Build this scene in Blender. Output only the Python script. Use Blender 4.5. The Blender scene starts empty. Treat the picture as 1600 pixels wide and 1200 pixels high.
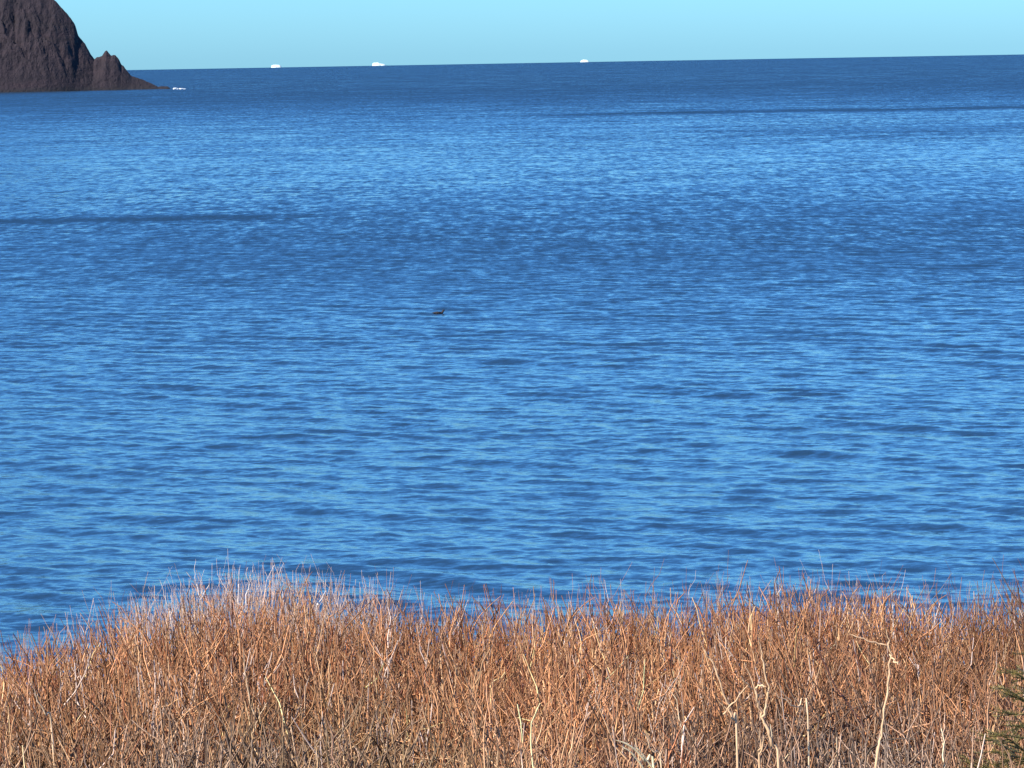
import bpy, bmesh, math, random
import numpy as np
from mathutils import Vector, Matrix, noise as mnoise

random.seed(7)
rng = np.random.default_rng(11)
scene = bpy.context.scene
R = math.radians

# ------------------------------------------------------------------ camera
F_PX = 6000.0                 # focal length in photograph pixels (1600 wide)
CAM_Z = 17.0                  # eye above the sea
LEVEL_Y = 86.0                # photo row of eye level at the picture's centre
PITCH = math.atan((600.0 - LEVEL_Y) / F_PX)
ROLL = math.atan(28.0 / 1600.0)
cam_data = bpy.data.cameras.new('camera')
cam = bpy.data.objects.new('camera', cam_data)
scene.collection.objects.link(cam)
scene.camera = cam
cam_data.sensor_fit = 'HORIZONTAL'
cam_data.sensor_width = 36.0
cam_data.lens = 36.0 * F_PX / 1600.0
cam_data.clip_start = 0.1
cam_data.clip_end = 80000.0
CAM_ROT = Matrix.Rotation(R(90) - PITCH, 3, 'X') @ Matrix.Rotation(-ROLL, 3, 'Z')
cam.matrix_world = Matrix.Translation((0, 0, CAM_Z)) @ CAM_ROT.to_4x4()

def ray(px, py):
    return (CAM_ROT @ Vector(((px - 800.0) / F_PX, -(py - 600.0) / F_PX, -1.0))).normalized()

EARTH = 7.4e6                 # effective radius, refraction included
def sea_z(x, y):
    return -(x * x + y * y) / (2 * EARTH)

def on_sea(px, py):
    d = ray(px, py)
    t = -CAM_Z / d.z
    for _ in range(30):
        p = d * t
        t = (-CAM_Z + sea_z(p.x, p.y)) / d.z
    p = d * t
    return Vector((p.x, p.y, sea_z(p.x, p.y)))

def at_y(px, py, y):
    d = ray(px, py)
    return Vector((0, 0, CAM_Z)) + d * (y / d.y)

# ------------------------------------------------------------------ world, sun, exposure
SUN_AZ = R(-133.0)            # from +Y, clockwise positive: behind and to the left
SUN_EL = R(38.0)
world = bpy.data.worlds.new('World')
scene.world = world
world.use_nodes = True
wn = world.node_tree.nodes
wl = world.node_tree.links
wn.clear()
sky = wn.new('ShaderNodeTexSky')
sky.sky_type = 'NISHITA'
sky.sun_disc = False
sky.sun_elevation = SUN_EL
sky.sun_rotation = SUN_AZ
sky.altitude = 20
sky.air_density = 1.0
sky.dust_density = 0.5
sky.ozone_density = 10.0
tint = wn.new('ShaderNodeMix'); tint.data_type = 'RGBA'; tint.blend_type = 'MULTIPLY'
tint.inputs[0].default_value = 1.0
tint.inputs[7].default_value = (0.62, 1.10, 1.36, 1)
bg = wn.new('ShaderNodeBackground'); bg.inputs[1].default_value = 0.084
wo = wn.new('ShaderNodeOutputWorld')
wl.new(sky.outputs[0], tint.inputs[6]); wl.new(tint.outputs[2], bg.inputs[0]); wl.new(bg.outputs[0], wo.inputs[0])

sun_data = bpy.data.lights.new('sun', 'SUN')
sun_data.energy = 5.0
sun_data.angle = R(0.5)
sun_data.color = (1.0, 0.90, 0.77)
sun = bpy.data.objects.new('sun', sun_data)
scene.collection.objects.link(sun)
SUN_DIR = Vector((math.sin(SUN_AZ) * math.cos(SUN_EL), math.cos(SUN_AZ) * math.cos(SUN_EL), math.sin(SUN_EL)))
sun.rotation_euler = SUN_DIR.to_track_quat('Z', 'Y').to_euler()
sun.location = (-30, -20, 60)

vs = scene.view_settings
vs.view_transform = 'Standard'
vs.look = 'None'
vs.gamma = 1.0
vs.use_curve_mapping = False
vs.exposure = 1.0
scene.render.engine = 'CYCLES'
scene.cycles.filter_width = 1.5
scene.cycles.sample_clamp_indirect = 3.0
scene.cycles.sample_clamp_direct = 8.0

# ------------------------------------------------------------------ helpers
def tag(o, label=None, cat=None, group=None, kind=None):
    if label: o['label'] = label
    if cat: o['category'] = cat
    if group: o['group'] = group
    if kind: o['kind'] = kind
    return o

def link(o, parent=None):
    scene.collection.objects.link(o)
    if parent: o.parent = parent
    return o

def mesh_np(name, co, faces, mat, parent=None, smooth=True, attrs=None):
    """co (n,3) float, faces (m,3|4) int -> one mesh object"""
    co = np.asarray(co, np.float32); faces = np.asarray(faces, np.int32)
    k = faces.shape[1]
    me = bpy.data.meshes.new(name)
    me.vertices.add(len(co)); me.vertices.foreach_set('co', co.ravel())
    me.loops.add(faces.size); me.loops.foreach_set('vertex_index', faces.ravel())
    me.polygons.add(len(faces))
    me.polygons.foreach_set('loop_start', np.arange(0, faces.size, k, dtype=np.int32))
    me.polygons.foreach_set('loop_total', np.full(len(faces), k, np.int32))
    me.polygons.foreach_set('use_smooth', np.full(len(faces), smooth))
    me.update(calc_edges=True)
    for an, (dom, typ, data) in (attrs or {}).items():
        a = me.attributes.new(an, typ, dom)
        a.data.foreach_set('color' if 'COLOR' in typ else 'value', np.asarray(data, np.float32).ravel())
    me.materials.append(mat)
    return link(bpy.data.objects.new(name, me), parent)

class N:
    """small node-building helper"""
    def __init__(self, name):
        self.m = bpy.data.materials.new(name); self.m.use_nodes = True
        self.t = self.m.node_tree; self.t.nodes.clear()
        self.out = self.t.nodes.new('ShaderNodeOutputMaterial')
        self.bsdf = self.t.nodes.new('ShaderNodeBsdfPrincipled')
        self.t.links.new(self.bsdf.outputs[0], self.out.inputs[0])
    def put(self, sock, v):
        if hasattr(v, 'links'): self.t.links.new(v, sock)
        else: sock.default_value = v
    def set(self, **kw):
        for k, v in kw.items():
            self.put(self.bsdf.inputs[k.replace('_', ' ')], v)
    def math(self, op, a, b=0.0, c=None, clamp=False):
        n = self.t.nodes.new('ShaderNodeMath'); n.operation = op; n.use_clamp = clamp
        self.put(n.inputs[0], a); self.put(n.inputs[1], b)
        if c is not None: self.put(n.inputs[2], c)
        return n.outputs[0]
    def vmath(self, op, a, b=(0, 0, 0), out=0):
        n = self.t.nodes.new('ShaderNodeVectorMath'); n.operation = op
        self.put(n.inputs[0], a)
        if op == 'SCALE': self.put(n.inputs[3], b)
        else: self.put(n.inputs[1], b)
        return n.outputs[out]
    def pos(self):
        return self.t.nodes.new('ShaderNodeNewGeometry').outputs['Position']
    def sep(self, v):
        n = self.t.nodes.new('ShaderNodeSeparateXYZ'); self.put(n.inputs[0], v); return n.outputs
    def comb(self, x, y, z):
        n = self.t.nodes.new('ShaderNodeCombineXYZ')
        for i, v in enumerate((x, y, z)): self.put(n.inputs[i], v)
        return n.outputs[0]
    def mapping(self, v, scale, rot=(0, 0, 0), loc=(0, 0, 0)):
        n = self.t.nodes.new('ShaderNodeMapping')
        self.put(n.inputs['Vector'], v); n.inputs['Scale'].default_value = scale
        n.inputs['Rotation'].default_value = rot; n.inputs['Location'].default_value = loc
        return n.outputs[0]
    def noise(self, v, scale=1.0, detail=2.0, rough=0.5, dist=0.0, color=False):
        n = self.t.nodes.new('ShaderNodeTexNoise')
        self.put(n.inputs['Vector'], v)
        n.inputs['Scale'].default_value = scale; n.inputs['Detail'].default_value = detail
        n.inputs['Roughness'].default_value = rough; n.inputs['Distortion'].default_value = dist
        return n.outputs['Color' if color else 'Fac']
    def ramp(self, f, stops):
        n = self.t.nodes.new('ShaderNodeValToRGB'); self.put(n.inputs[0], f)
        e = n.color_ramp.elements
        while len(e) < len(stops): e.new(0.5)
        for el, (p, c) in zip(e, stops):
            el.position = p; el.color = (*c, 1) if len(c) == 3 else c
        return n.outputs[0]
    def mix(self, f, a, b, mode='MIX'):
        n = self.t.nodes.new('ShaderNodeMix'); n.data_type = 'RGBA'; n.blend_type = mode
        self.put(n.inputs[0], f)
        for s, v in ((n.inputs[6], a), (n.inputs[7], b)):
            self.put(s, (*v, 1) if isinstance(v, tuple) and len(v) == 3 else v)
        return n.outputs[2]
    def maprange(self, v, a, b, c, d, smooth=True):
        n = self.t.nodes.new('ShaderNodeMapRange')
        n.interpolation_type = 'SMOOTHSTEP' if smooth else 'LINEAR'
        self.put(n.inputs[0], v)
        for i, q in enumerate((a, b, c, d)): n.inputs[i + 1].default_value = q
        return n.outputs[0]
    def attr(self, name, out='Fac'):
        n = self.t.nodes.new('ShaderNodeAttribute'); n.attribute_name = name
        return n.outputs[out]
    def bump(self, h, strength, dist):
        n = self.t.nodes.new('ShaderNodeBump'); self.put(n.inputs['Height'], h)
        n.inputs['Strength'].default_value = strength; n.inputs['Distance'].default_value = dist
        return n.outputs[0]

# ------------------------------------------------------------------ materials
def mat_sea():
    m = N('sea_water')
    p = m.pos()
    x, y, z = m.sep(p)
    r = m.vmath('LENGTH', m.comb(x, y, 0.0), out=1)
    # wave slopes given directly as noise fields, several sizes of wave
    rot = (0, 0, R(24))
    def slope(scale, rough, detail, ax, ay, rz=rot, loc=(0, 0, 0)):
        c = m.noise(m.mapping(m.comb(x, y, 0.0), scale, rz, loc), 1.0, detail, rough, 0.0, True)
        v = m.vmath('SUBTRACT', c, (0.5, 0.5, 0.5))
        return m.vmath('MULTIPLY', v, (ax, ay, 0.0))
    fine = slope((1.8, 3.2, 1), 0.62, 3.0, 0.32, 0.50)
    mid = slope((0.5, 0.55, 1), 0.6, 3.0, 0.25, 0.42, (0, 0, R(16)), (31, 7, 0))
    big = slope((0.045, 0.085, 1), 0.65, 4.0, 0.16, 0.34, (0, 0, R(8)), (5, 77, 0))
    gust = slope((1.05, 0.21, 1), 0.6, 3.0, 0.18, 0.40, (0, 0, R(5)), (9, 13, 0))
    # broad wind patches on the bay
    patch = m.noise(m.mapping(m.comb(x, y, 0.0), (0.011, 0.016, 1), (0, 0, R(-6))), 1.0, 3.0, 0.55)
    amp = m.maprange(patch, 0.3, 0.7, 0.75, 1.25, False)
    s = m.vmath('ADD', fine, m.vmath('SCALE', mid, m.maprange(r, 260.0, 480.0, 0.45, 1.0)))
    s = m.vmath('ADD', s, m.vmath('SCALE', big, m.maprange(r, 300.0, 900.0, 0.25, 1.0)))
    s = m.vmath('ADD', s, m.vmath('SCALE', gust, m.maprange(r, 150.0, 420.0, 0.15, 1.0)))
    # open water beyond the headland is rougher
    open_sea = m.maprange(r, 1300.0, 2600.0, 1.0, 1.5)
    s = m.vmath('SCALE', s, m.math('MULTIPLY', amp, open_sea))
    # seen this low only the wave faces turned to the shore show, their backs are hidden
    bias = m.maprange(r, 130.0, 420.0, 0.0, 0.10)
    bias = m.math('ADD', bias, m.maprange(r, 650.0, 1900.0, 0.0, 0.15))
    # two narrow wind streaks
    wob = m.math('MULTIPLY', m.math('SUBTRACT', m.noise(m.mapping(m.comb(x, y, 0.0), (0.03, 0.012, 1)), 1.0, 3.0), 0.5), 1.0)
    def streak(r0, w, wobble, xa, xb, amount):
        q = m.math('DIVIDE', m.math('ADD', m.math('SUBTRACT', r, r0), m.math('MULTIPLY', wob, wobble)), w)
        e = m.math('EXPONENT', m.math('MULTIPLY', m.math('MULTIPLY', q, q), -1.0))
        return m.math('MULTIPLY', m.math('MULTIPLY', e, amount), m.maprange(x, xa, xb, 0.0, 1.0))
    bias = m.math('ADD', bias, streak(1090.0, 24.0, 50.0, -15.0, 45.0, 0.15))
    bias = m.math('ADD', bias, streak(330.0, 95.0, 130.0, -90.0, -10.0, 0.060))
    bias = m.math('ADD', bias, streak(610.0, 95.0, 160.0, -400.0, -300.0, -0.018))
    bias = m.math('ADD', bias, streak(800.0, 60.0, 90.0, 30.0, 70.0, 0.05))
    bias = m.math('ADD', bias, streak(418.0, 7.0, 9.0, -14.0, -34.0, 0.18))
    s = m.vmath('ADD', s, m.comb(0.0, m.math('MULTIPLY', bias, -1.0), 0.0))
    g = m.t.nodes.new('ShaderNodeNewGeometry').outputs['Normal']
    nrm = m.vmath('NORMALIZE', m.vmath('ADD', g, s))
    m.set(Base_Color=(0.011, 0.031, 0.061, 1), Roughness=0.12, IOR=1.333, Normal=nrm)
    return m.m

def mat_plain(name, col, rough=0.8, nscale=3.0, var=0.25, bump=0.0):
    m = N(name)
    n = m.noise(m.pos(), nscale, 5.0, 0.6)
    c = m.mix(n, tuple(v * (1 - var) for v in col), tuple(min(1, v * (1 + var)) for v in col))
    m.set(Base_Color=c, Roughness=rough)
    if bump: m.set(Normal=m.bump(n, 0.6, bump))
    return m.m

def mat_rock():
    m = N('headland_rock')
    p = m.pos()
    strata = m.noise(m.mapping(p, (0.02, 0.02, 0.16), (R(18), R(34), 0)), 1.0, 6.0, 0.62)
    blot = m.noise(p, 0.045, 6.0, 0.6)
    c = m.ramp(strata, [(0.3, (0.006, 0.0035, 0.008)), (0.5, (0.012, 0.0068, 0.0125)), (0.72, (0.022, 0.0125, 0.019))])
    c = m.mix(m.maprange(blot, 0.48, 0.66, 0.0, 0.6), c, (0.015, 0.009, 0.0155))
    # wave-washed wet rock just above the water
    zz = m.sep(p)[2]
    wet = m.maprange(m.math('ADD', zz, m.math('MULTIPLY', blot, 4.0)), 2.2, 5.0, 1.0, 0.0)
    c = m.mix(wet, c, (0.010, 0.008, 0.012))
    m.set(Base_Color=c, Roughness=0.9, Normal=m.bump(m.noise(p, 0.35, 6.0, 0.65), 0.9, 2.0))
    return m.m

def mat_stem(name='twig_bark'):
    m = N(name)
    c = m.attr('tone', 'Color')
    n = m.noise(m.mapping(m.pos(), (60, 60, 14)), 1.0, 3.0, 0.6)
    c = m.mix(m.maprange(n, 0.3, 0.7, 0.0, 1.0), m.mix(1.0, c, (0.72, 0.70, 0.70), 'MULTIPLY'), c)
    m.set(Base_Color=c, Roughness=0.62)
    m.bsdf.inputs['Specular IOR Level'].default_value = 0.35
    return m.m

def mat_ground():
    m = N('hillside_ground')
    p = m.pos()
    n = m.noise(p, 2.2, 7.0, 0.65)
    c = m.ramp(n, [(0.3, (0.050, 0.028, 0.016)), (0.52, (0.105, 0.062, 0.036)), (0.72, (0.17, 0.115, 0.070))])
    m.set(Base_Color=c, Roughness=0.95, Normal=m.bump(m.noise(p, 9.0, 5.0, 0.6), 0.8, 0.05))
    return m.m

M_SEA = mat_sea()
M_ROCK = mat_rock()
M_STEM = mat_stem()
M_GROUND = mat_ground()
M_ICE = mat_plain('iceberg_ice', (0.46, 0.56, 0.57), 0.6, 0.2, 0.05)
M_FOAM = mat_plain('white_foam', (0.50, 0.54, 0.58), 0.9, 0.8, 0.06)
M_BIRD = mat_plain('dark_feathers', (0.006, 0.005, 0.008), 0.75, 30.0, 0.3)
M_BILL = mat_plain('bird_bill', (0.03, 0.028, 0.03), 0.4, 30.0, 0.1)

# ------------------------------------------------------------------ sea: one sheet, curved like the earth, real waves near the shore
def build_sea():
    r1 = [82.0]
    while r1[-1] < 480.0: r1.append(r1[-1] + 0.20 + 0.62 * ((r1[-1] - 82.0) / 400.0) ** 1.3)
    while r1[-1] < 24000.0: r1.append(r1[-1] * 1.035)
    r1 = np.array(r1)
    az = np.concatenate([np.linspace(-180, -24, 40)[:-1], np.linspace(-24, -9.5, 60)[:-1],
                         np.linspace(-9.5, 9.5, 520), np.linspace(9.5, 24, 60)[1:], np.linspace(24, 180, 40)[1:-1]])
    a = np.radians(az)
    X = r1[:, None] * np.sin(a)[None]; Y = r1[:, None] * np.cos(a)[None]
    Z = -(r1 ** 2)[:, None] / (2 * EARTH) + np.zeros_like(X)
    fade = np.clip((480 - r1) / 250, 0, 1) ** 1.0
    g = np.random.default_rng(5)
    H = np.zeros_like(X)
    nw = 54
    for i in range(nw):
        lam = 0.50 * (4.6 / 0.50) ** (i / (nw - 1)) * g.uniform(0.9, 1.1)
        th = R(24) + g.normal(0, R(24))
        k = 2 * math.pi / lam
        amp = 0.032 / k * (1.0 if lam < 3.0 else 0.7)
        # groups: each wave train swells and dies along its crest
        ph = g.uniform(0, 6.28)
        q = th + math.pi / 2 + g.normal(0, 0.3)
        L = lam * g.uniform(2.5, 5)
        env = 0.6 + 0.6 * np.sin(2 * math.pi * (X * math.sin(q) + Y * math.cos(q)) / L + g.uniform(0, 6.28))
        L2 = lam * g.uniform(4, 9)
        env *= 0.6 + 0.6 * np.sin(2 * math.pi * (X * math.sin(th) + Y * math.cos(th)) / L2 + g.uniform(0, 6.28))
        arg = k * (X * math.sin(th) + Y * math.cos(th)) + ph
        H += amp * env * np.sin(arg)
    # a few long low swells running in at a slant
    for lam, deg, st in ((4.3, 41, 0.10), (3.5, 36, 0.09), (5.3, 46, 0.08)):
        th = R(deg); k = 2 * math.pi / lam
        along = X * math.cos(th) - Y * math.sin(th); run = X * math.sin(th) + Y * math.cos(th)
        env = np.sin(2 * math.pi * along / (lam * 8.0) + lam) * np.sin(2 * math.pi * run / (lam * 5.1) + 2 * lam)
        H += st / k * np.clip(env - 0.15, 0, 1) * (np.sin(k * run + 1.5 * np.sin(along * 0.11)) + 0.25 * np.cos(2 * k * run))
    H *= fade[:, None]
    # only where the columns are dense enough
    dens = np.clip((12.0 - np.abs(az)) / 3.0, 0, 1)
    Z = Z + H * dens[None, :]
    nr, na = X.shape
    co = np.stack([X, Y, Z], -1).reshape(-1, 3)
    i = np.arange(nr - 1)[:, None] * na; j = np.arange(na)[None]
    j2 = (j + 1) % na
    f = np.stack([i + j, i + j2, i + na + j2, i + na + j], -1).reshape(-1, 4)[:, ::-1]
    o = mesh_np('sea', co, f, M_SEA)
    tag(o, 'blue wind-rippled sea reaching to the horizon', None, None, 'structure')
    return o
build_sea()

# ------------------------------------------------------------------ hillside under the thicket, falling to the shore
def ground_z(x, y):
    r = np.abs(y)
    prof_y = np.array([-60, -10, 0, 5, 10, 13, 16, 19, 22, 28, 40, 60, 80, 92, 110])
    prof_z = np.array([18.5, 15.9, 15.3, 14.5, 13.4, 12.95, 12.75, 12.62, 12.1, 10.6, 7.3, 3.4, 0.9, -0.8, -3.5])
    z = np.interp(y, prof_y, prof_z)
    z = z + 0.07 * np.sin(x * 0.9 + 1.0) * np.cos(y * 0.7) + 0.03 * np.sin(x * 2.7 + y * 1.9)
    return z

def build_ground():
    xs = np.concatenate([np.linspace(-160, -14, 40)[:-1], np.linspace(-14, 14, 113), np.linspace(14, 160, 40)[1:]])
    ys = np.concatenate([np.linspace(-60, 4, 24)[:-1], np.linspace(4, 32, 113), np.linspace(32, 110, 50)[1:]])
    X, Y = np.meshgrid(xs, ys)
    Z = ground_z(X, Y)
    co = np.stack([X, Y, Z], -1).reshape(-1, 3)
    na = len(xs)
    i = np.arange(len(ys) - 1)[:, None] * na; j = np.arange(na - 1)[None]
    f = np.stack([i + j, i + j + 1, i + na + j + 1, i + na + j], -1).reshape(-1, 4)
    o = mesh_np('hillside', co, f, M_GROUND)
    tag(o, 'brown earth of the hillside under the thicket', None, None, 'structure')
build_ground()

# ------------------------------------------------------------------ headland on the left
def build_headland():
    base = on_sea(150, 142)
    D = base.y                                   # distance of the foot of the cliff
    outline = [(-420, -150), (-260, -128), (-150, -100), (-60, -66), (0, -44), (50, -22), (88, 0), (100, 15), (112, 28), (117, 36),
               (122, 55), (133, 68), (140, 80), (148, 92), (152, 89), (158, 85), (167, 78), (173, 85), (180, 86),
               (186, 92), (190, 100), (205, 117), (213, 120), (222, 123), (238, 130), (247, 134.5), (252, 133.6), (262, 134), (267, 138), (271, 142)]
    pts = [at_y(px, py, D + 55) for px, py in outline]
    ox = np.array([p.x for p in pts]); oz = np.array([p.z for p in pts])
    oz[-1] = -2.0
    xs = np.concatenate([np.linspace(-900, ox[0], 30)[:-1], np.linspace(ox[0], ox[4], 50)[:-1], np.linspace(ox[4], ox[-1], 190)])
    H = np.interp(xs, ox, oz)
    H = H + np.array([1.1 * mnoise.fractal(Vector((x * 0.22, 3.1, 0.0)), 0.8, 2.1, 4) for x in xs]) * np.clip((H - 1) / 12, 0, 1)
    H[xs < ox[0]] = oz[0] + (ox[0] - xs[xs < ox[0]]) * 0.06
    ker = np.exp(-0.5 * (np.linspace(-3, 3, 61)) ** 2); ker /= ker.sum()
    xu = np.linspace(xs[0], xs[-1], 900)
    Hs = np.interp(xs, xu, np.convolve(np.pad(np.interp(xu, xs, H), 30, 'edge'), ker, 'valid'))
    nv = 120
    co = []
    for i, x in enumerate(xs):
        h = H[i]
        half_f = 6 + 0.62 * Hs[i]
        half_b = 10 + 0.9 * Hs[i]
        crest = D + 55 - 0.0
        # keep the foot of the front face near one line by letting the tip lie a little nearer
        for k in range(nv):
            t = -1 + 2 * k / (nv - 1)
            yy = crest + (t * half_f if t < 0 else t * half_b)
            s = abs(t)
            prof = (1 - s) ** 0.85 if t < 0 else (1 - s) ** 1.1
            v = Vector((x * 0.03, yy * 0.03, 0.3))
            gul = mnoise.fractal(Vector((x * 0.030 + yy * 0.030, yy * 0.02 - x * 0.006, 1.7)), 1.0, 2.1, 5)
            fine = mnoise.fractal(Vector((x * 0.16, yy * 0.16, 4.0)), 0.9, 2.1, 4)
            w = math.sin(math.pi * min(1, s)) if s < 1 else 0
            z = (h + 2.0) * prof - 2.0
            z += w * (gul * 0.19 * h + fine * 0.07 * h)
            yy += w * gul * 0.10 * h
            if z > h: z = h - 0.02 * (z - h)
            co.append((x, yy, z - 0.4))
    n = len(xs)
    i = np.arange(n - 1)[:, None] * nv; j = np.arange(nv - 1)[None]
    f = np.stack([i + j, i + nv + j, i + nv + j + 1, i + j + 1], -1).reshape(-1, 4)
    o = mesh_np('headland', co, f, M_ROCK, smooth=False)
    tag(o, 'dark reddish-brown rocky headland sloping down into the sea', None, None, 'structure')
    return D
HEAD_D = build_headland()

# surf at the headland's tip: lumps of white water
def blob(bm, c, rx, ry, rz, seed, sub=2):
    r = bmesh.ops.create_icosphere(bm, subdivisions=sub, radius=1.0)
    for v in r['verts']:
        d = 1 + 0.45 * mnoise.noise(v.co * 1.7 + Vector((seed, seed * 2.3, 0)))
        v.co = Vector((c[0] + v.co.x * rx * d, c[1] + v.co.y * ry * d, c[2] + v.co.z * rz * d))

def build_surf():
    bm = bmesh.new()
    p0 = on_sea(278, 138.6); 
    for k in range(26):
        t = random.random()
        px = 272 + 22 * t ** 1.6
        p = on_sea(px, 139.3 - 0.2 * t + random.uniform(-0.25, 0.25))
        s = (1 - t) ** 0.7 * random.uniform(0.6, 1.3)
        blob(bm, (p.x, p.y, p.z), 0.3 + 0.6 * s, 1.2, 0.08 + 0.8 * s, k)
    me = bpy.data.meshes.new('breaking_surf'); bm.to_mesh(me); bm.free()
    for q in me.polygons: q.use_smooth = True
    me.materials.append(M_FOAM)
    o = link(bpy.data.objects.new('breaking_surf', me))
    tag(o, 'white surf breaking off the tip of the headland', 'surf', None, 'stuff')
build_surf()

# ------------------------------------------------------------------ icebergs on the horizon
def build_iceberg(px0, px1, top, base, profile, label):
    a = ray((px0 + px1) / 2, base)
    d = 13200.0
    t = d / math.hypot(a.x, a.y)
    cx, cy = a.x * t, a.y * t
    zb = sea_z(cx, cy)
    w = (px1 - px0) / F_PX * d
    h = (base - top) / F_PX * d
    bm = bmesh.new()
    nu, nvv = 36, 18
    grid = []
    for i in range(nu + 1):
        u = i / nu
        hh = np.interp(u, [q[0] for q in profile], [q[1] for q in profile]) * h
        row = []
        for k in range(nvv + 1):
            v = -1 + 2 * k / nvv
            edge = max(0.0, 1 - abs(v) ** 5)
            dep = w * 0.34 * (0.55 + 0.45 * math.sin(math.pi * u) ** 0.5)
            nz = mnoise.fractal(Vector((u * 6 + px0, v * 3, 2.0)), 1.0, 2.0, 4)
            z = -3 + (hh + 3) * edge * (1 + 0.07 * nz)
            row.append(bm.verts.new((cx + (u - 0.5) * w, cy + v * dep * (1 + 0.1 * nz), zb + z)))
        grid.append(row)
    for i in range(nu):
        for k in range(nvv):
            bm.faces.new((grid[i][k], grid[i + 1][k], grid[i + 1][k + 1], grid[i][k + 1]))
    bm.normal_update()
    me = bpy.data.meshes.new('iceberg'); bm.to_mesh(me); bm.free()
    me.materials.append(M_ICE)
    o = link(bpy.data.objects.new('iceberg', me))
    tag(o, label, 'iceberg', 'white icebergs on the horizon')

build_iceberg(423.5, 440, 105.0, 109.4, [(0, .0), (.06, .75), (.2, .95), (.5, 1), (.7, 1), (.85, .8), (.95, .45), (1, 0)],
              'blocky white iceberg on the horizon, nearest to the headland')
build_iceberg(581.5, 603, 101.2, 106.2, [(0, 0), (.05, .8), (.15, 1), (.45, .98), (.58, .75), (.8, .55), (.93, .4), (1, 0)],
              'largest white iceberg, with a low tail on its right, middle one on the horizon')
build_iceberg(906.5, 921, 96.6, 100.6, [(0, 0), (.08, .6), (.25, .9), (.4, 1), (.7, .9), (.85, .65), (.95, .35), (1, 0)],
              'smallest rounded white iceberg, rightmost one on the horizon')

# ------------------------------------------------------------------ dark seabird on the water
def loft(name, rings, mat, parent, nseg=14):
    """rings: (centre, half width, half height, tangent)"""
    bm = bmesh.new(); prev = None; all_rows = []
    for c, w, h, tn in rings:
        tn = Vector(tn).normalized(); side = tn.cross(Vector((0, 0, 1))).normalized(); up = side.cross(tn)
        all_rows.append([bm.verts.new(Vector(c) + side * (w * math.cos(2 * math.pi * k / nseg)) + up * (h * math.sin(2 * math.pi * k / nseg))) for k in range(nseg)])
    for a, b in zip(all_rows, all_rows[1:]):
        for k in range(nseg):
            bm.faces.new((a[k], a[(k + 1) % nseg], b[(k + 1) % nseg], b[k]))
    bm.faces.new(all_rows[0][::-1]); bm.faces.new(all_rows[-1])
    bmesh.ops.recalc_face_normals(bm, faces=bm.faces)
    me = bpy.data.meshes.new(name); bm.to_mesh(me); bm.free()
    for q in me.polygons: q.use_smooth = True
    me.materials.append(mat)
    return link(bpy.data.objects.new(name, me), parent)

def build_bird():
    p = on_sea(685, 490.5)
    root = link(bpy.data.objects.new('seabird', None)); root.location = p; root.empty_display_size = 0.2; root.scale = (1.12, 1.12, 1.0)
    tag(root, 'dark seabird swimming low on the water, head to the right', 'bird')
    # body runs from tail (-x) through breast, up the neck to the head: one continuous skin
    X = (1, 0, 0)
    rings = [((-.40, 0, .075), .012, .006, X), ((-.33, 0, .075), .05, .015, X), ((-.25, 0, .07), .085, .045, X),
             ((-.13, 0, .055), .125, .085, X), ((.02, 0, .05), .135, .10, X), ((.14, 0, .055), .12, .095, X),
             ((.215, 0, .085), .085, .08, (1, 0, .5)), ((.258, 0, .130), .066, .066, (.6, 0, 1)), ((.270, 0, .175), .056, .058, (.15, 0, 1)),
             ((.280, 0, .210), .054, .060, (.5, 0, 1)), ((.308, 0, .236), .052, .056, (1, 0, .35)), ((.348, 0, .240), .042, .044, (1, 0, -.1)),
             ((.378, 0, .234), .018, .020, (1, 0, -.1))]
    loft('body', rings, M_BIRD, root)
    loft('bill', [((.370, 0, .234), .012, .014, X), ((.40, 0, .230), .008, .010, X), ((.445, 0, .224), .002, .003, X)], M_BILL, root, 8)
    for s in (-1, 1):
        loft('wing', [((.12, s * .118, .085), .02, .04, (-1, 0, 0)), ((-.05, s * .128, .10), .022, .055, (-1, 0, 0)),
                      ((-.22, s * .085, .095), .018, .035, (-1, 0, 0)), ((-.36, s * .03, .085), .006, .010, (-1, 0, 0))], M_BIRD, root, 8)
build_bird()

# ------------------------------------------------------------------ thicket of bare stems
def tubes(P, Rad, sides=3):
    """P (n,k,3) polylines, Rad (n,k) radii -> verts, quads"""
    n, k, _ = P.shape
    T = np.gradient(P, axis=1)
    T /= np.linalg.norm(T, axis=2, keepdims=True) + 1e-9
    ref = np.zeros_like(T); ref[..., 0] = 1.0; ref[..., 1] = 0.3
    A = np.cross(T, ref); A /= np.linalg.norm(A, axis=2, keepdims=True) + 1e-9
    B = np.cross(T, A)
    ang = np.arange(sides) * 2 * np.pi / sides
    V = P[:, :, None, :] + Rad[:, :, None, None] * (A[:, :, None, :] * np.cos(ang)[None, None, :, None] + B[:, :, None, :] * np.sin(ang)[None, None, :, None])
    base = (np.arange(n) * k * sides)[:, None, None]
    i = (np.arange(k - 1) * sides)[None, :, None]; j = np.arange(sides)[None, None, :]; j2 = (j + 1) % sides
    F = np.stack([base + i + j, base + i + j2, base + i + sides + j2, base + i + sides + j], -1).reshape(-1, 4)
    return V.reshape(-1, 3), F

def vnoise(x, y, s, seed):
    """cheap smooth noise, about -1..1"""
    g = np.random.default_rng(seed); o = np.zeros_like(x)
    for _ in range(7):
        a = g.uniform(0, 6.28); f = s * g.uniform(0.5, 1.8)
        o += np.sin((x * math.cos(a) + y * math.sin(a)) * f + g.uniform(0, 6.28))
    return o / 2.6

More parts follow.
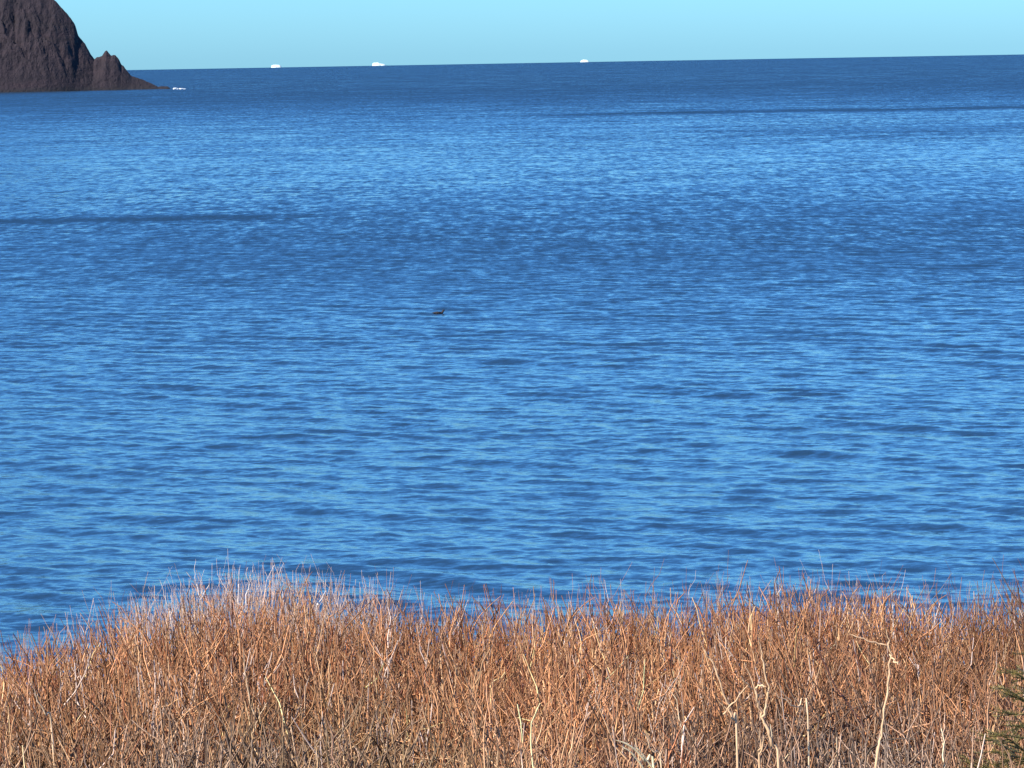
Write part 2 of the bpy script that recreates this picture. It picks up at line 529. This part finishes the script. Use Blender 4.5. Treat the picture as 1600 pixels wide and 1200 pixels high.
# height of the thicket's top, from the outline in the photograph (its far edge stands 19 m off)
EDGE_Y = 19.0
edge_px = [(-900, 1150), (-300, 1105), (0, 1052), (90, 1015), (180, 985), (250, 962), (330, 945), (420, 938), (520, 945), (640, 960), (760, 972),
           (860, 965), (930, 952), (1000, 960), (1080, 962), (1160, 948), (1240, 932), (1330, 940), (1420, 948), (1500, 955), (1560, 948), (1600, 930), (1750, 935), (2400, 940)]
ex = np.array([at_y(px, py, EDGE_Y).x for px, py in edge_px]); ez = np.array([at_y(px, py, EDGE_Y).z for px, py in edge_px])

def top_z(x, y):
    zf = np.interp(x * EDGE_Y / np.maximum(y, 5), ex, ez)        # silhouette line
    zn = 14.62 + 0.05 * vnoise(x, y, 1.4, 3)
    t = np.clip((y - 12.0) / (EDGE_Y - 12.0), 0, 1)
    return zn * (1 - t ** 1.2) + zf * t ** 1.2

_g = np.random.default_rng(99)
BASES = np.stack([_g.uniform(-13, 13, 620), _g.uniform(10.4, 23.4, 620)], -1)      # where the bushes are rooted
def nearest_base(x, y):
    out = np.zeros((len(x), 2))
    for a in range(0, len(x), 2000):
        d = (x[a:a + 2000, None] - BASES[None, :, 0]) ** 2 + (y[a:a + 2000, None] - BASES[None, :, 1]) ** 2
        out[a:a + 2000] = BASES[d.argmin(1)]
    return out

def patches(x, y, c):
    """other kinds of shrub among the orange ones: an olive-brown patch and grey-mauve patches in front"""
    u = x * 13.0 / np.maximum(y, 5); nr = np.clip((15.2 - y) / 1.6, 0, 1)
    wob = 0.25 * vnoise(x, y, 3.0, 61)
    ol = 0.75 * np.exp(-((u + 0.52 + wob) / 0.34) ** 2) * nr
    mv = np.clip(0.75 * np.exp(-((u - 1.15 + wob) / 0.42) ** 2) + 0.6 * np.exp(-((u + 1.05 + wob) / 0.22) ** 2), 0, 0.8) * np.clip((14.6 - y) / 1.2, 0, 1)
    lum = c.mean(1, keepdims=True)
    c = c * (1 - ol)[:, None] + lum * np.array([[1.05, 0.78, 0.42]]) * 0.85 * ol[:, None]
    c = c * (1 - mv)[:, None] + lum * np.array([[1.30, 1.02, 0.86]]) * mv[:, None]
    return c * np.array([[0.98, 0.97, 0.87]])

def stems(n, x0, x1, y0, y1, hscale=1.0, seed=1, rad=(0.0030, 0.0055), sprigs=4, lean=0.13, tone='mix', over=0.0, cover=None):
    g = np.random.default_rng(seed)
    y = g.uniform(y0, y1, n)
    x = g.uniform(x0, x1, n) * (y / EDGE_Y) ** 0.6
    gz = ground_z(x, y)
    tz = top_z(x, y) + 0.045 * vnoise(x, y, 6.0, 8) + np.clip(g.normal(0, 0.05, n), -0.15, 0.07) + over
    h = np.maximum(0.35, (tz - gz) * np.where(g.random(n) < 0.65, 1.0, g.uniform(0.72, 1.0, n)) * hscale)
    K = 7
    t = np.linspace(0, 1, K)
    la = g.uniform(0, 2 * np.pi, n); lm = np.minimum(np.abs(g.normal(0, lean, n)), 2 * lean)
    P = np.zeros((n, K, 3))
    curl = g.normal(0, 0.04, (n, 2))
    nb = nearest_base(x, y); pull = g.uniform(0.35, 0.85, n)
    dx = ((nb[:, 0] - x) * pull)[:, None] * (1 - t) ** 1.3
    dy = ((nb[:, 1] - y) * pull)[:, None] * (1 - t) ** 1.3
    P[:, :, 0] = x[:, None] + (np.cos(la) * lm * h)[:, None] * t + (curl[:, :1] * h[:, None]) * np.sin(t * 3.1)
    P[:, :, 1] = y[:, None] + (np.sin(la) * lm * h)[:, None] * t + (curl[:, 1:] * h[:, None]) * np.sin(t * 3.1)
    P[:, :, 0] += dx; P[:, :, 1] += dy
    P[:, :, 2] = gz[:, None] - 0.03 + (h[:, None] + 0.03) * t
    jit = g.normal(0, 0.010, (n, K, 2)); jit[:, 0] = 0
    P[:, :, :2] += jit
    r0 = g.uniform(*rad, n)
    Rad = r0[:, None] * (1.25 - 0.85 * t)[None]
    # colours: red-brown, orange-brown, tan and grey-mauve bushes growing through each other
    kind = vnoise(x, y, 0.9, 21)
    c = np.zeros((n, 3))
    pal = np.array([(0.34, 0.125, 0.056), (0.48, 0.225, 0.105), (0.66, 0.41, 0.235), (0.34, 0.175, 0.100), (0.42, 0.28, 0.20), (0.15, 0.055, 0.034)])
    w = np.stack([1.0 + 0 * kind, 1.2 + 0 * kind, 0.75 + 0 * kind, np.full(n, .5), 0.10 + np.clip((15.5 - y) / 3, 0, 1) * np.clip(0.6 + kind, 0.15, 1.6), 0.5 + 0 * kind], -1)
    w /= w.sum(1, keepdims=True)
    pick = (g.random(n)[:, None] > np.cumsum(w, 1)).sum(1).clip(0, 5)
    c = pal[pick] * (np.exp(g.normal(0, 0.26, n)) * (1 + 0.22 * vnoise(x, y, 2.6, 51)))[:, None] * 0.92
    if tone == 'pale': c = np.array([(0.62, 0.47, 0.36)]) * g.uniform(0.75, 1.2, n)[:, None] * np.array([1, 1.0, 1.05])
    if tone != 'pale': c = patches(x, y, c)
    VV, FF, CC = [], [], []
    off = 0
    def add(P, Rad, c):
        nonlocal off
        v, f = tubes(P, Rad)
        VV.append(v); FF.append(f + off); off += len(v)
        CC.append(np.repeat(c, P.shape[1] * 3, axis=0))
    add(P, Rad, c)
    for s in range(sprigs):
        u = g.uniform(0.42, 0.97, n)
        fi = u * (K - 1); i0 = np.minimum(fi.astype(int), K - 2); fr = fi - i0
        ar = np.arange(n)
        S = P[ar, i0] * (1 - fr)[:, None] + P[ar, i0 + 1] * fr[:, None]
        L = g.uniform(0.10, 0.34, n) * (1.15 - 0.5 * u)
        a = g.uniform(0, 2 * np.pi, n); sp = g.uniform(0.25, 0.75, n)
        k2 = 4; tt = np.linspace(0, 1, k2)
        Q = np.zeros((n, k2, 3))
        Q[:, :, 0] = S[:, :1] + (np.cos(a) * sp * L)[:, None] * tt ** 0.8
        Q[:, :, 1] = S[:, 1:2] + (np.sin(a) * sp * L)[:, None] * tt ** 0.8
        Q[:, :, 2] = S[:, 2:3] + L[:, None] * tt ** 1.15
        Q[:, 1:, :] += g.normal(0, 0.008, (n, k2 - 1, 3))
        rr = r0 * g.uniform(0.5, 0.8, n)
        add(Q, rr[:, None] * (1.0 - 0.55 * tt)[None], c * g.uniform(0.85, 1.2, n)[:, None])
    return np.concatenate(VV), np.concatenate(FF), np.concatenate(CC)

def tangle(n, x0, x1, y0, y1, seed, depth=0.45):
    """short crooked side twigs filling the thicket below its tips"""
    g = np.random.default_rng(seed)
    y = g.uniform(y0, y1, n); x = g.uniform(x0, x1, n) * (y / EDGE_Y) ** 0.6
    z = top_z(x, y) - 0.06 - depth * g.random(n) ** 1.3
    K = 5
    L = g.uniform(0.10, 0.30, n); a = g.uniform(0, 2 * np.pi, n); e = g.normal(0.95, 0.45, n)
    d = np.stack([np.cos(a) * np.cos(e), np.sin(a) * np.cos(e), np.sin(e)], -1)
    P = np.zeros((n, K, 3)); P[:, 0] = np.stack([x, y, z], -1)
    for k in range(1, K):
        d = d + g.normal(0, 0.24, (n, 3)); d[:, 2] += 0.10
        d /= np.linalg.norm(d, axis=1, keepdims=True)
        P[:, k] = P[:, k - 1] + d * (L / (K - 1))[:, None]
    Rad = g.uniform(0.0022, 0.0048, n)[:, None] * np.linspace(1.1, 0.45, K)[None]
    near = np.clip((16.0 - y) / 3, 0, 1)
    mauve = np.clip(vnoise(x, y, 0.8, 33) * 0.7 + 0.1, 0, 1) * near
    olive = np.clip(vnoise(x, y, 0.9, 35) * 0.6 + 0.45, 0, 1) * near
    c = np.array([[0.42, 0.20, 0.10]]) * (1 - mauve)[:, None] + np.array([[0.36, 0.24, 0.175]]) * mauve[:, None]
    c = c * (1 - 0.5 * olive)[:, None] + np.array([[0.27, 0.19, 0.09]]) * (0.5 * olive)[:, None]
    c = c * (0.80 * (1 + 0.22 * vnoise(x, y, 2.6, 51)))[:, None]
    c = c * np.exp(g.normal(-0.02, 0.5, n))[:, None]
    c = patches(x, y, c)
    v, f = tubes(P, Rad)
    return v, f, np.repeat(np.clip(c, 0.02, 0.75), K * 3, axis=0)

def build_thicket():
    V, F, C = [], [], []
    off = 0
    parts = [stems(**a) for a in (
                 dict(n=7200, x0=-4.6, x1=4.6, y0=11.0, y1=19.0, seed=1, sprigs=4, rad=(.0034, .0066)),
                 dict(n=3200, x0=-4.6, x1=4.6, y0=17.2, y1=19.3, seed=12, sprigs=5, rad=(.0032, .0060), over=-0.04),
                 dict(n=2600, x0=-4.6, x1=4.6, y0=17.8, y1=19.5, seed=2, sprigs=5, rad=(.0013, .0026), over=0.03, lean=0.06),
                 dict(n=420, x0=-1.95, x1=-0.6, y0=18.0, y1=19.5, seed=22, sprigs=5, rad=(.0015, .0030), over=0.09, lean=0.06, tone='pale'),
                 dict(n=420, x0=-4.6, x1=4.6, y0=17.9, y1=19.5, seed=4, sprigs=4, rad=(.0016, .0030), over=0.06, lean=0.06, tone='pale'),
                 dict(n=900, x0=-4.6, x1=4.6, y0=11.0, y1=19.0, seed=3, sprigs=3, tone='pale', rad=(.0035, .0065)),
                 dict(n=1500, x0=-12.0, x1=-4.4, y0=11.0, y1=19.0, seed=5, sprigs=2, rad=(.004, .0075)),
                 dict(n=1500, x0=4.4, x1=12.0, y0=11.0, y1=19.0, seed=6, sprigs=2, rad=(.004, .0075)),
                 dict(n=1400, x0=-11.0, x1=11.0, y0=19.2, y1=23.0, seed=9, sprigs=2, hscale=0.72))]
    parts.append(tangle(13000, -4.2, 4.2, 11.8, 19.0, 41))
    parts.append(tangle(6000, -3.8, 3.8, 11.6, 15.2, 42, 0.3))
    for v, f, c in parts:
        V.append(v); F.append(f + off); C.append(c); off += len(v)
    V = np.concatenate(V); F = np.concatenate(F); C = np.concatenate(C)
    C4 = np.concatenate([C, np.ones((len(C), 1))], 1)
    o = mesh_np('shrub_thicket', V, F, M_STEM, attrs={'tone': ('POINT', 'FLOAT_COLOR', C4)})
    tag(o, 'dense thicket of bare orange-brown shrub stems in front of the sea', 'thicket', None, 'stuff')
    print('thicket tris', 2 * len(F))
build_thicket()

# ------------------------------------------------------------------ single stalks that stand out of the thicket
def mat_stalk(name, col):
    m = N(name)
    n = m.noise(m.mapping(m.pos(), (70, 70, 18)), 1.0, 4.0, 0.65)
    c = m.mix(n, tuple(v * 0.62 for v in col), tuple(min(0.85, v * 1.3) for v in col))
    m.set(Base_Color=c, Roughness=0.6, Normal=m.bump(n, 0.4, 0.004))
    return m.m
M_PALE = mat_stalk('bleached_wood', (0.66, 0.47, 0.29))
M_STRAW = mat_stalk('dry_straw', (0.62, 0.41, 0.235))
M_WHITE = mat_stalk('silvery_dead_twig', (0.66, 0.58, 0.54))
M_DARK = mat_stalk('dark_red_bark', (0.13, 0.05, 0.032))

def smooth_path(pts, k=4):
    out = []
    n = len(pts)
    for i in range(n - 1):
        p0, p1, p2, p3 = pts[max(i - 1, 0)], pts[i], pts[i + 1], pts[min(i + 2, n - 1)]
        for j in range(k):
            t = j / k
            out.append(0.5 * ((2 * p1) + (p2 - p0) * t + (2 * p0 - 5 * p1 + 4 * p2 - p3) * t * t + (3 * p1 - p0 - 3 * p2 + p3) * t ** 3))
    out.append(pts[-1])
    return out

def stalk(name, label, cat, y, main, branches=(), r=(0.006, 0.002), mat=None, group=None, dy=0.06, part='twig'):
    """main / branches: photo points from root end to tip; the stalk stands y metres off and is rooted in the ground"""
    def world(path, y0, y1, root):
        n = len(path)
        pts = [at_y(px, py, y0 + (y1 - y0) * i / max(1, n - 1)) for i, (px, py) in enumerate(path)]
        if root:
            b = pts[0]; d = pts[0] - pts[1]
            gx = b.x + d.x * 0.8; gz = float(ground_z(np.array(gx), np.array(b.y)))
            mid = Vector(((b.x * 2 + gx) / 3, b.y + 0.01, b.z + (gz - b.z) * 0.4))
            pts = [Vector((gx, b.y + 0.02, gz - 0.03)), mid] + pts
        return pts
    pts = world(main, y, y - dy, True)
    base = pts[0].copy(); base.z += 0.03
    root = link(bpy.data.objects.new(name, None)); root.location = base; root.empty_display_size = 0.1
    tag(root, label, cat, group)
    def tube(nm, pts, ra, rb):
        sp = smooth_path(pts)
        P = np.array([[tuple(q - base) for q in sp]])
        t = np.linspace(0, 1, len(sp))
        knob = (1 + 0.25 * np.sin(t * 37 + base.x * 50) * np.sin(t * 17)) * np.clip((1.06 - t) * 4, 0.22, 1) * 0.76
        jj = np.random.default_rng(int(abs(base.x) * 1e4) % 9999 + len(sp)).normal(0, 0.0022, P.shape); jj[:, 0] = 0
        P = P + jj * (0.15 if part == 'blade' else 1.0)
        v, f = tubes(P, ((ra * (1 - t) + rb * t) * knob)[None], 6)
        mesh_np(nm, v, f, mat or M_PALE, root)
    tube('stem', pts, *r)
    for b in branches:
        tube(part, world(b, y - dy * 0.5, y - dy * 1.2, False), r[0] * 0.62, r[1] * 0.8)
    return root

PG = 'bleached stalks standing in the thicket'
stalk('dead_branch', 'thick pale forked branch in the thicket, right of the middle, brightest of all', 'branch', 12.2,
      [(1217, 1200), (1207, 1165), (1196, 1134), (1190, 1118), (1184, 1098), (1181, 1082), (1174, 1064), (1164, 1036)],
      [[(1191, 1120), (1197, 1102), (1200, 1078), (1196, 1052), (1192, 1028), (1187, 1002)], [(1183, 1090), (1181, 1076), (1190, 1071), (1196, 1074)],
       [(1180, 1079), (1168, 1070), (1157, 1056)]], (0.0085, 0.0036), M_STRAW)
stalk('dead_stalk', 'pale straight stalk just below the thick forked branch at the bottom edge', 'stalk', 12.3,
      [(1187, 1215), (1188, 1170), (1186, 1138)], [[(1187, 1185), (1192, 1165), (1194, 1150)]], (0.0062, 0.0042), M_STRAW, PG)
stalk('dead_stalk', 'pale bowed stalk with a crossed twig, left of the thick forked branch', 'stalk', 12.3,
      [(1150, 1140), (1146, 1126), (1138, 1103), (1128, 1082), (1121, 1054), (1112, 1032), (1099, 1014), (1094, 996)],
      [[(1130, 1116), (1140, 1104), (1155, 1086), (1170, 1068)]], (0.0055, 0.0032), M_STRAW, PG)
stalk('dead_stalk', 'tall pale stalk with a side twig pointing left, right of the thick forked branch', 'stalk', 12.3,
      [(1370, 1205), (1377, 1150), (1384, 1095), (1388, 1062), (1392, 1030), (1388, 1000), (1384, 980)],
      [[(1389, 1010), (1372, 1006), (1350, 999), (1326, 992)], [(1390, 1022), (1398, 1034), (1404, 1038)]], (0.0062, 0.0034), M_STRAW, PG)
stalk('dead_stalk', 'slanting pale stalk between the forked branch and the tall stalk with a side twig', 'stalk', 12.3,
      [(1262, 1118), (1245, 1106), (1226, 1094), (1210, 1084)], [[(1236, 1100), (1228, 1088), (1216, 1068)]], (0.0045, 0.0022), M_PALE, PG)
stalk('dead_stalk', 'small pale Y-shaped twig high in the thicket, left of the bowed stalk', 'stalk', 16.4,
      [(1061, 1052), (1055, 1028), (1049, 1012), (1044, 1006), (1036, 999)], [[(1048, 1011), (1047, 1000), (1049, 986)], [(1066, 1040), (1061, 1025), (1058, 1014)]], (0.0058, 0.0036), M_STRAW, PG)
stalk('dead_stalk', 'thin leaning stalk in the thicket beside the bent straw blades', 'stalk', 12.3,
      [(1034, 1205), (1020, 1175), (1006, 1150), (998, 1136)], [], (0.0042, 0.0024), M_PALE, PG)
stalk('straw_tuft', 'tuft of pale bent straw blades arching left at the bottom edge', 'grass', 11.2,
      [(1022, 1210), (1008, 1190), (994, 1173), (978, 1162), (961, 1156)],
      [[(1024, 1208), (1012, 1190), (1002, 1176), (991, 1164)], [(1008, 1204), (996, 1188), (984, 1174), (970, 1166)]], (0.0062, 0.0034), mat_stalk('bleached_straw', (0.76, 0.58, 0.35)), part='blade')
stalk('dead_stalk', 'pale upright stalk in the orange thicket at left of the middle, near the bottom', 'stalk', 14.4,
      [(396, 1170), (399, 1140), (396, 1110), (384, 1060), (380, 1010)], [[(398, 1135), (410, 1110), (418, 1098)]], (0.0045, 0.0026), M_PALE, PG)
stalk('dead_stalk', 'slanting pale stalk low at the left edge of the thicket', 'stalk', 13.8,
      [(82, 1140), (72, 1118), (60, 1096), (50, 1068)], [], (0.0046, 0.0028), M_PALE, PG)
stalk('dark_stem', 'dark red slanting stem in the right half of the thicket', 'stem', 13.9,
      [(1352, 1160), (1332, 1112), (1302, 1066), (1280, 1022), (1270, 1000)], [[(1318, 1090), (1306, 1082), (1296, 1070)]], (0.0058, 0.0030), M_DARK)
stalk('dark_stem', 'tall dark branching stem above the thicket at the right edge', 'stem', 18.2,
      [(1604, 1010), (1592, 975), (1580, 945), (1568, 922)], [[(1592, 972), (1594, 945), (1590, 920), (1592, 902)], [(1586, 960), (1573, 950), (1566, 938)], [(1598, 985), (1604, 955), (1603, 925)]], (0.0085, 0.0030), M_DARK)
SG = 'silvery twigs on the skyline of the thicket'
for lab, pts, br, y in (
    ('silvery twig standing up at the left shoulder of the thicket, leftmost bright one', [(233, 990), (228, 965), (221, 938)], [[(229, 966), (234, 952)]], 18.4),
    ('silvery bent twig above the left mound, second bright one from the left', [(268, 975), (262, 948), (256, 924), (248, 904)], [], 18.5),
    ('tallest silvery forked twig above the left mound', [(318, 985), (315, 950), (309, 920), (304, 896), (306, 874)], [[(312, 938), (322, 922), (328, 912)], [(308, 915), (298, 902), (290, 892)]], 18.5),
    ('slim silvery twig right of the tallest forked twig on the skyline', [(372, 940), (374, 910), (375, 882)], [], 18.6),
    ('silvery curved twig with a forked tip at the middle of the left mound', [(384, 950), (389, 920), (392, 900), (396, 882)], [[(390, 912), (384, 896), (388, 886)]], 18.6),
    ('stout silvery twig on the right part of the left mound', [(444, 950), (440, 920), (437, 902)], [], 18.5),
    ('silvery twig with a side fork at the right end of the left mound', [(494, 965), (497, 945), (506, 928), (506, 908)], [[(498, 944), (490, 932), (484, 928)]], 18.4),
    ('thin reddish twig rising alone over the middle of the thicket', [(770, 990), (776, 960), (782, 935), (783, 912)], [[(777, 958), (770, 940)]], 18.6),
    ('silvery twig above the right mound of the thicket', [(1216, 960), (1214, 930), (1210, 902)], [[(1214, 930), (1222, 914)]], 18.6),
    ('thin silvery twig over the water between the right mound and the right edge', [(1396, 965), (1394, 935), (1390, 914)], [], 18.6)):
    stalk('skyline_twig', lab, 'twig', y, pts, br, (0.0052, 0.0022), M_WHITE if 'reddish' not in lab else M_DARK, SG)

# ------------------------------------------------------------------ young spruce at the right edge
def build_spruce():
    g = np.random.default_rng(77)
    y = 12.5
    tip = at_y(1618, 1030, y)
    gz = float(ground_z(np.array(tip.x), np.array(y)))
    root = link(bpy.data.objects.new('spruce_sapling', None)); root.location = (tip.x, y, gz); root.empty_display_size = 0.2
    tag(root, 'small olive-green spruce sapling half out of frame at the right edge', 'tree')
    hgt = tip.z - gz
    K = 12; t = np.linspace(0, 1, K)
    P = np.stack([0.01 * np.sin(t * 9), 0.01 * np.cos(t * 7), -0.03 + (hgt + 0.03) * t], -1)[None]
    v, f = tubes(P, (0.018 * (1 - t) + 0.002)[None], 7)
    mesh_np('trunk', v, f, mat_stalk('spruce_bark', (0.12, 0.075, 0.05)), root)
    m = N('spruce_needles')
    c = m.mix(m.attr('tone'), (0.040, 0.038, 0.009), (0.22, 0.17, 0.042))
    m.set(Base_Color=c, Roughness=0.55)
    for w in range(24):
        below = 0.03 + 0.070 * w
        z = hgt - below
        if z < 0.1: break
        for b in range(6):
            a = b * 2 * math.pi / 6 + w * 0.7 + g.normal(0, 0.25)
            z = hgt - below + g.normal(0, 0.025); rise = g.uniform(0.1, 0.75)
            L = (0.045 + 0.34 * below ** 0.8) * g.uniform(0.8, 1.15)
            segs = []
            k = 6; tt = np.linspace(0, 1, k)
            d = np.array([math.cos(a), math.sin(a)])
            main = np.stack([d[0] * L * tt, d[1] * L * tt, z + L * (rise * tt - 0.3 * tt ** 2) + 0.012 * np.sin(tt * 5 + a)], -1)
            segs.append((main, 0.004))
            for q in range(int(3 + L * 14)):
                u = g.uniform(0.2, 0.95); o = np.array([np.interp(u, tt, main[:, i]) for i in range(3)])
                sa = a + g.choice([-1, 1]) * g.uniform(0.6, 0.95); sl = (1.05 - u) * L * 0.6 + 0.03
                segs.append((o + np.stack([math.cos(sa) * sl * tt, math.sin(sa) * sl * tt, sl * g.uniform(-0.3, 0.6) * tt], -1), 0.0025))
            V, F, off, T = [], [], 0, []
            NV = []
            for sg, rr in segs:
                v, f = tubes(sg[None], np.linspace(rr, 0.001, k)[None]); V.append(v); F.append(f + off); off += len(v); T.append(np.zeros(len(v)))
                ln = np.linalg.norm(sg[-1] - sg[0]); nn = int(ln / 0.0024)
                u = g.uniform(0.05, 1, nn)
                O = np.stack([np.interp(u, tt, sg[:, i]) for i in range(3)], -1)
                ax = (sg[-1] - sg[0]) / (ln + 1e-6)
                dv = g.normal(0, 1, (nn, 3)); dv[:, 2] += 0.4; dv /= np.linalg.norm(dv, axis=1, keepdims=True)
                dv = dv * 0.85 + ax * 0.6
                sd = np.cross(dv, g.normal(0, 1, (nn, 3))); sd /= np.linalg.norm(sd, axis=1, keepdims=True) + 1e-9
                ln2 = g.uniform(0.011, 0.022, nn)[:, None]
                q4 = np.stack([O - sd * 0.0009, O + sd * 0.0009, O + dv * ln2 + sd * 0.0003, O + dv * ln2 - sd * 0.0003], 1)
                V.append(q4.reshape(-1, 3)); F.append(np.arange(nn * 4).reshape(-1, 4) + off); off += nn * 4
                T.append(np.repeat(g.uniform(0.1, 1, nn), 4))
            mesh_np('branch', np.concatenate(V), np.concatenate(F), m.m, root, attrs={'tone': ('POINT', 'FLOAT', np.concatenate(T))})
build_spruce()
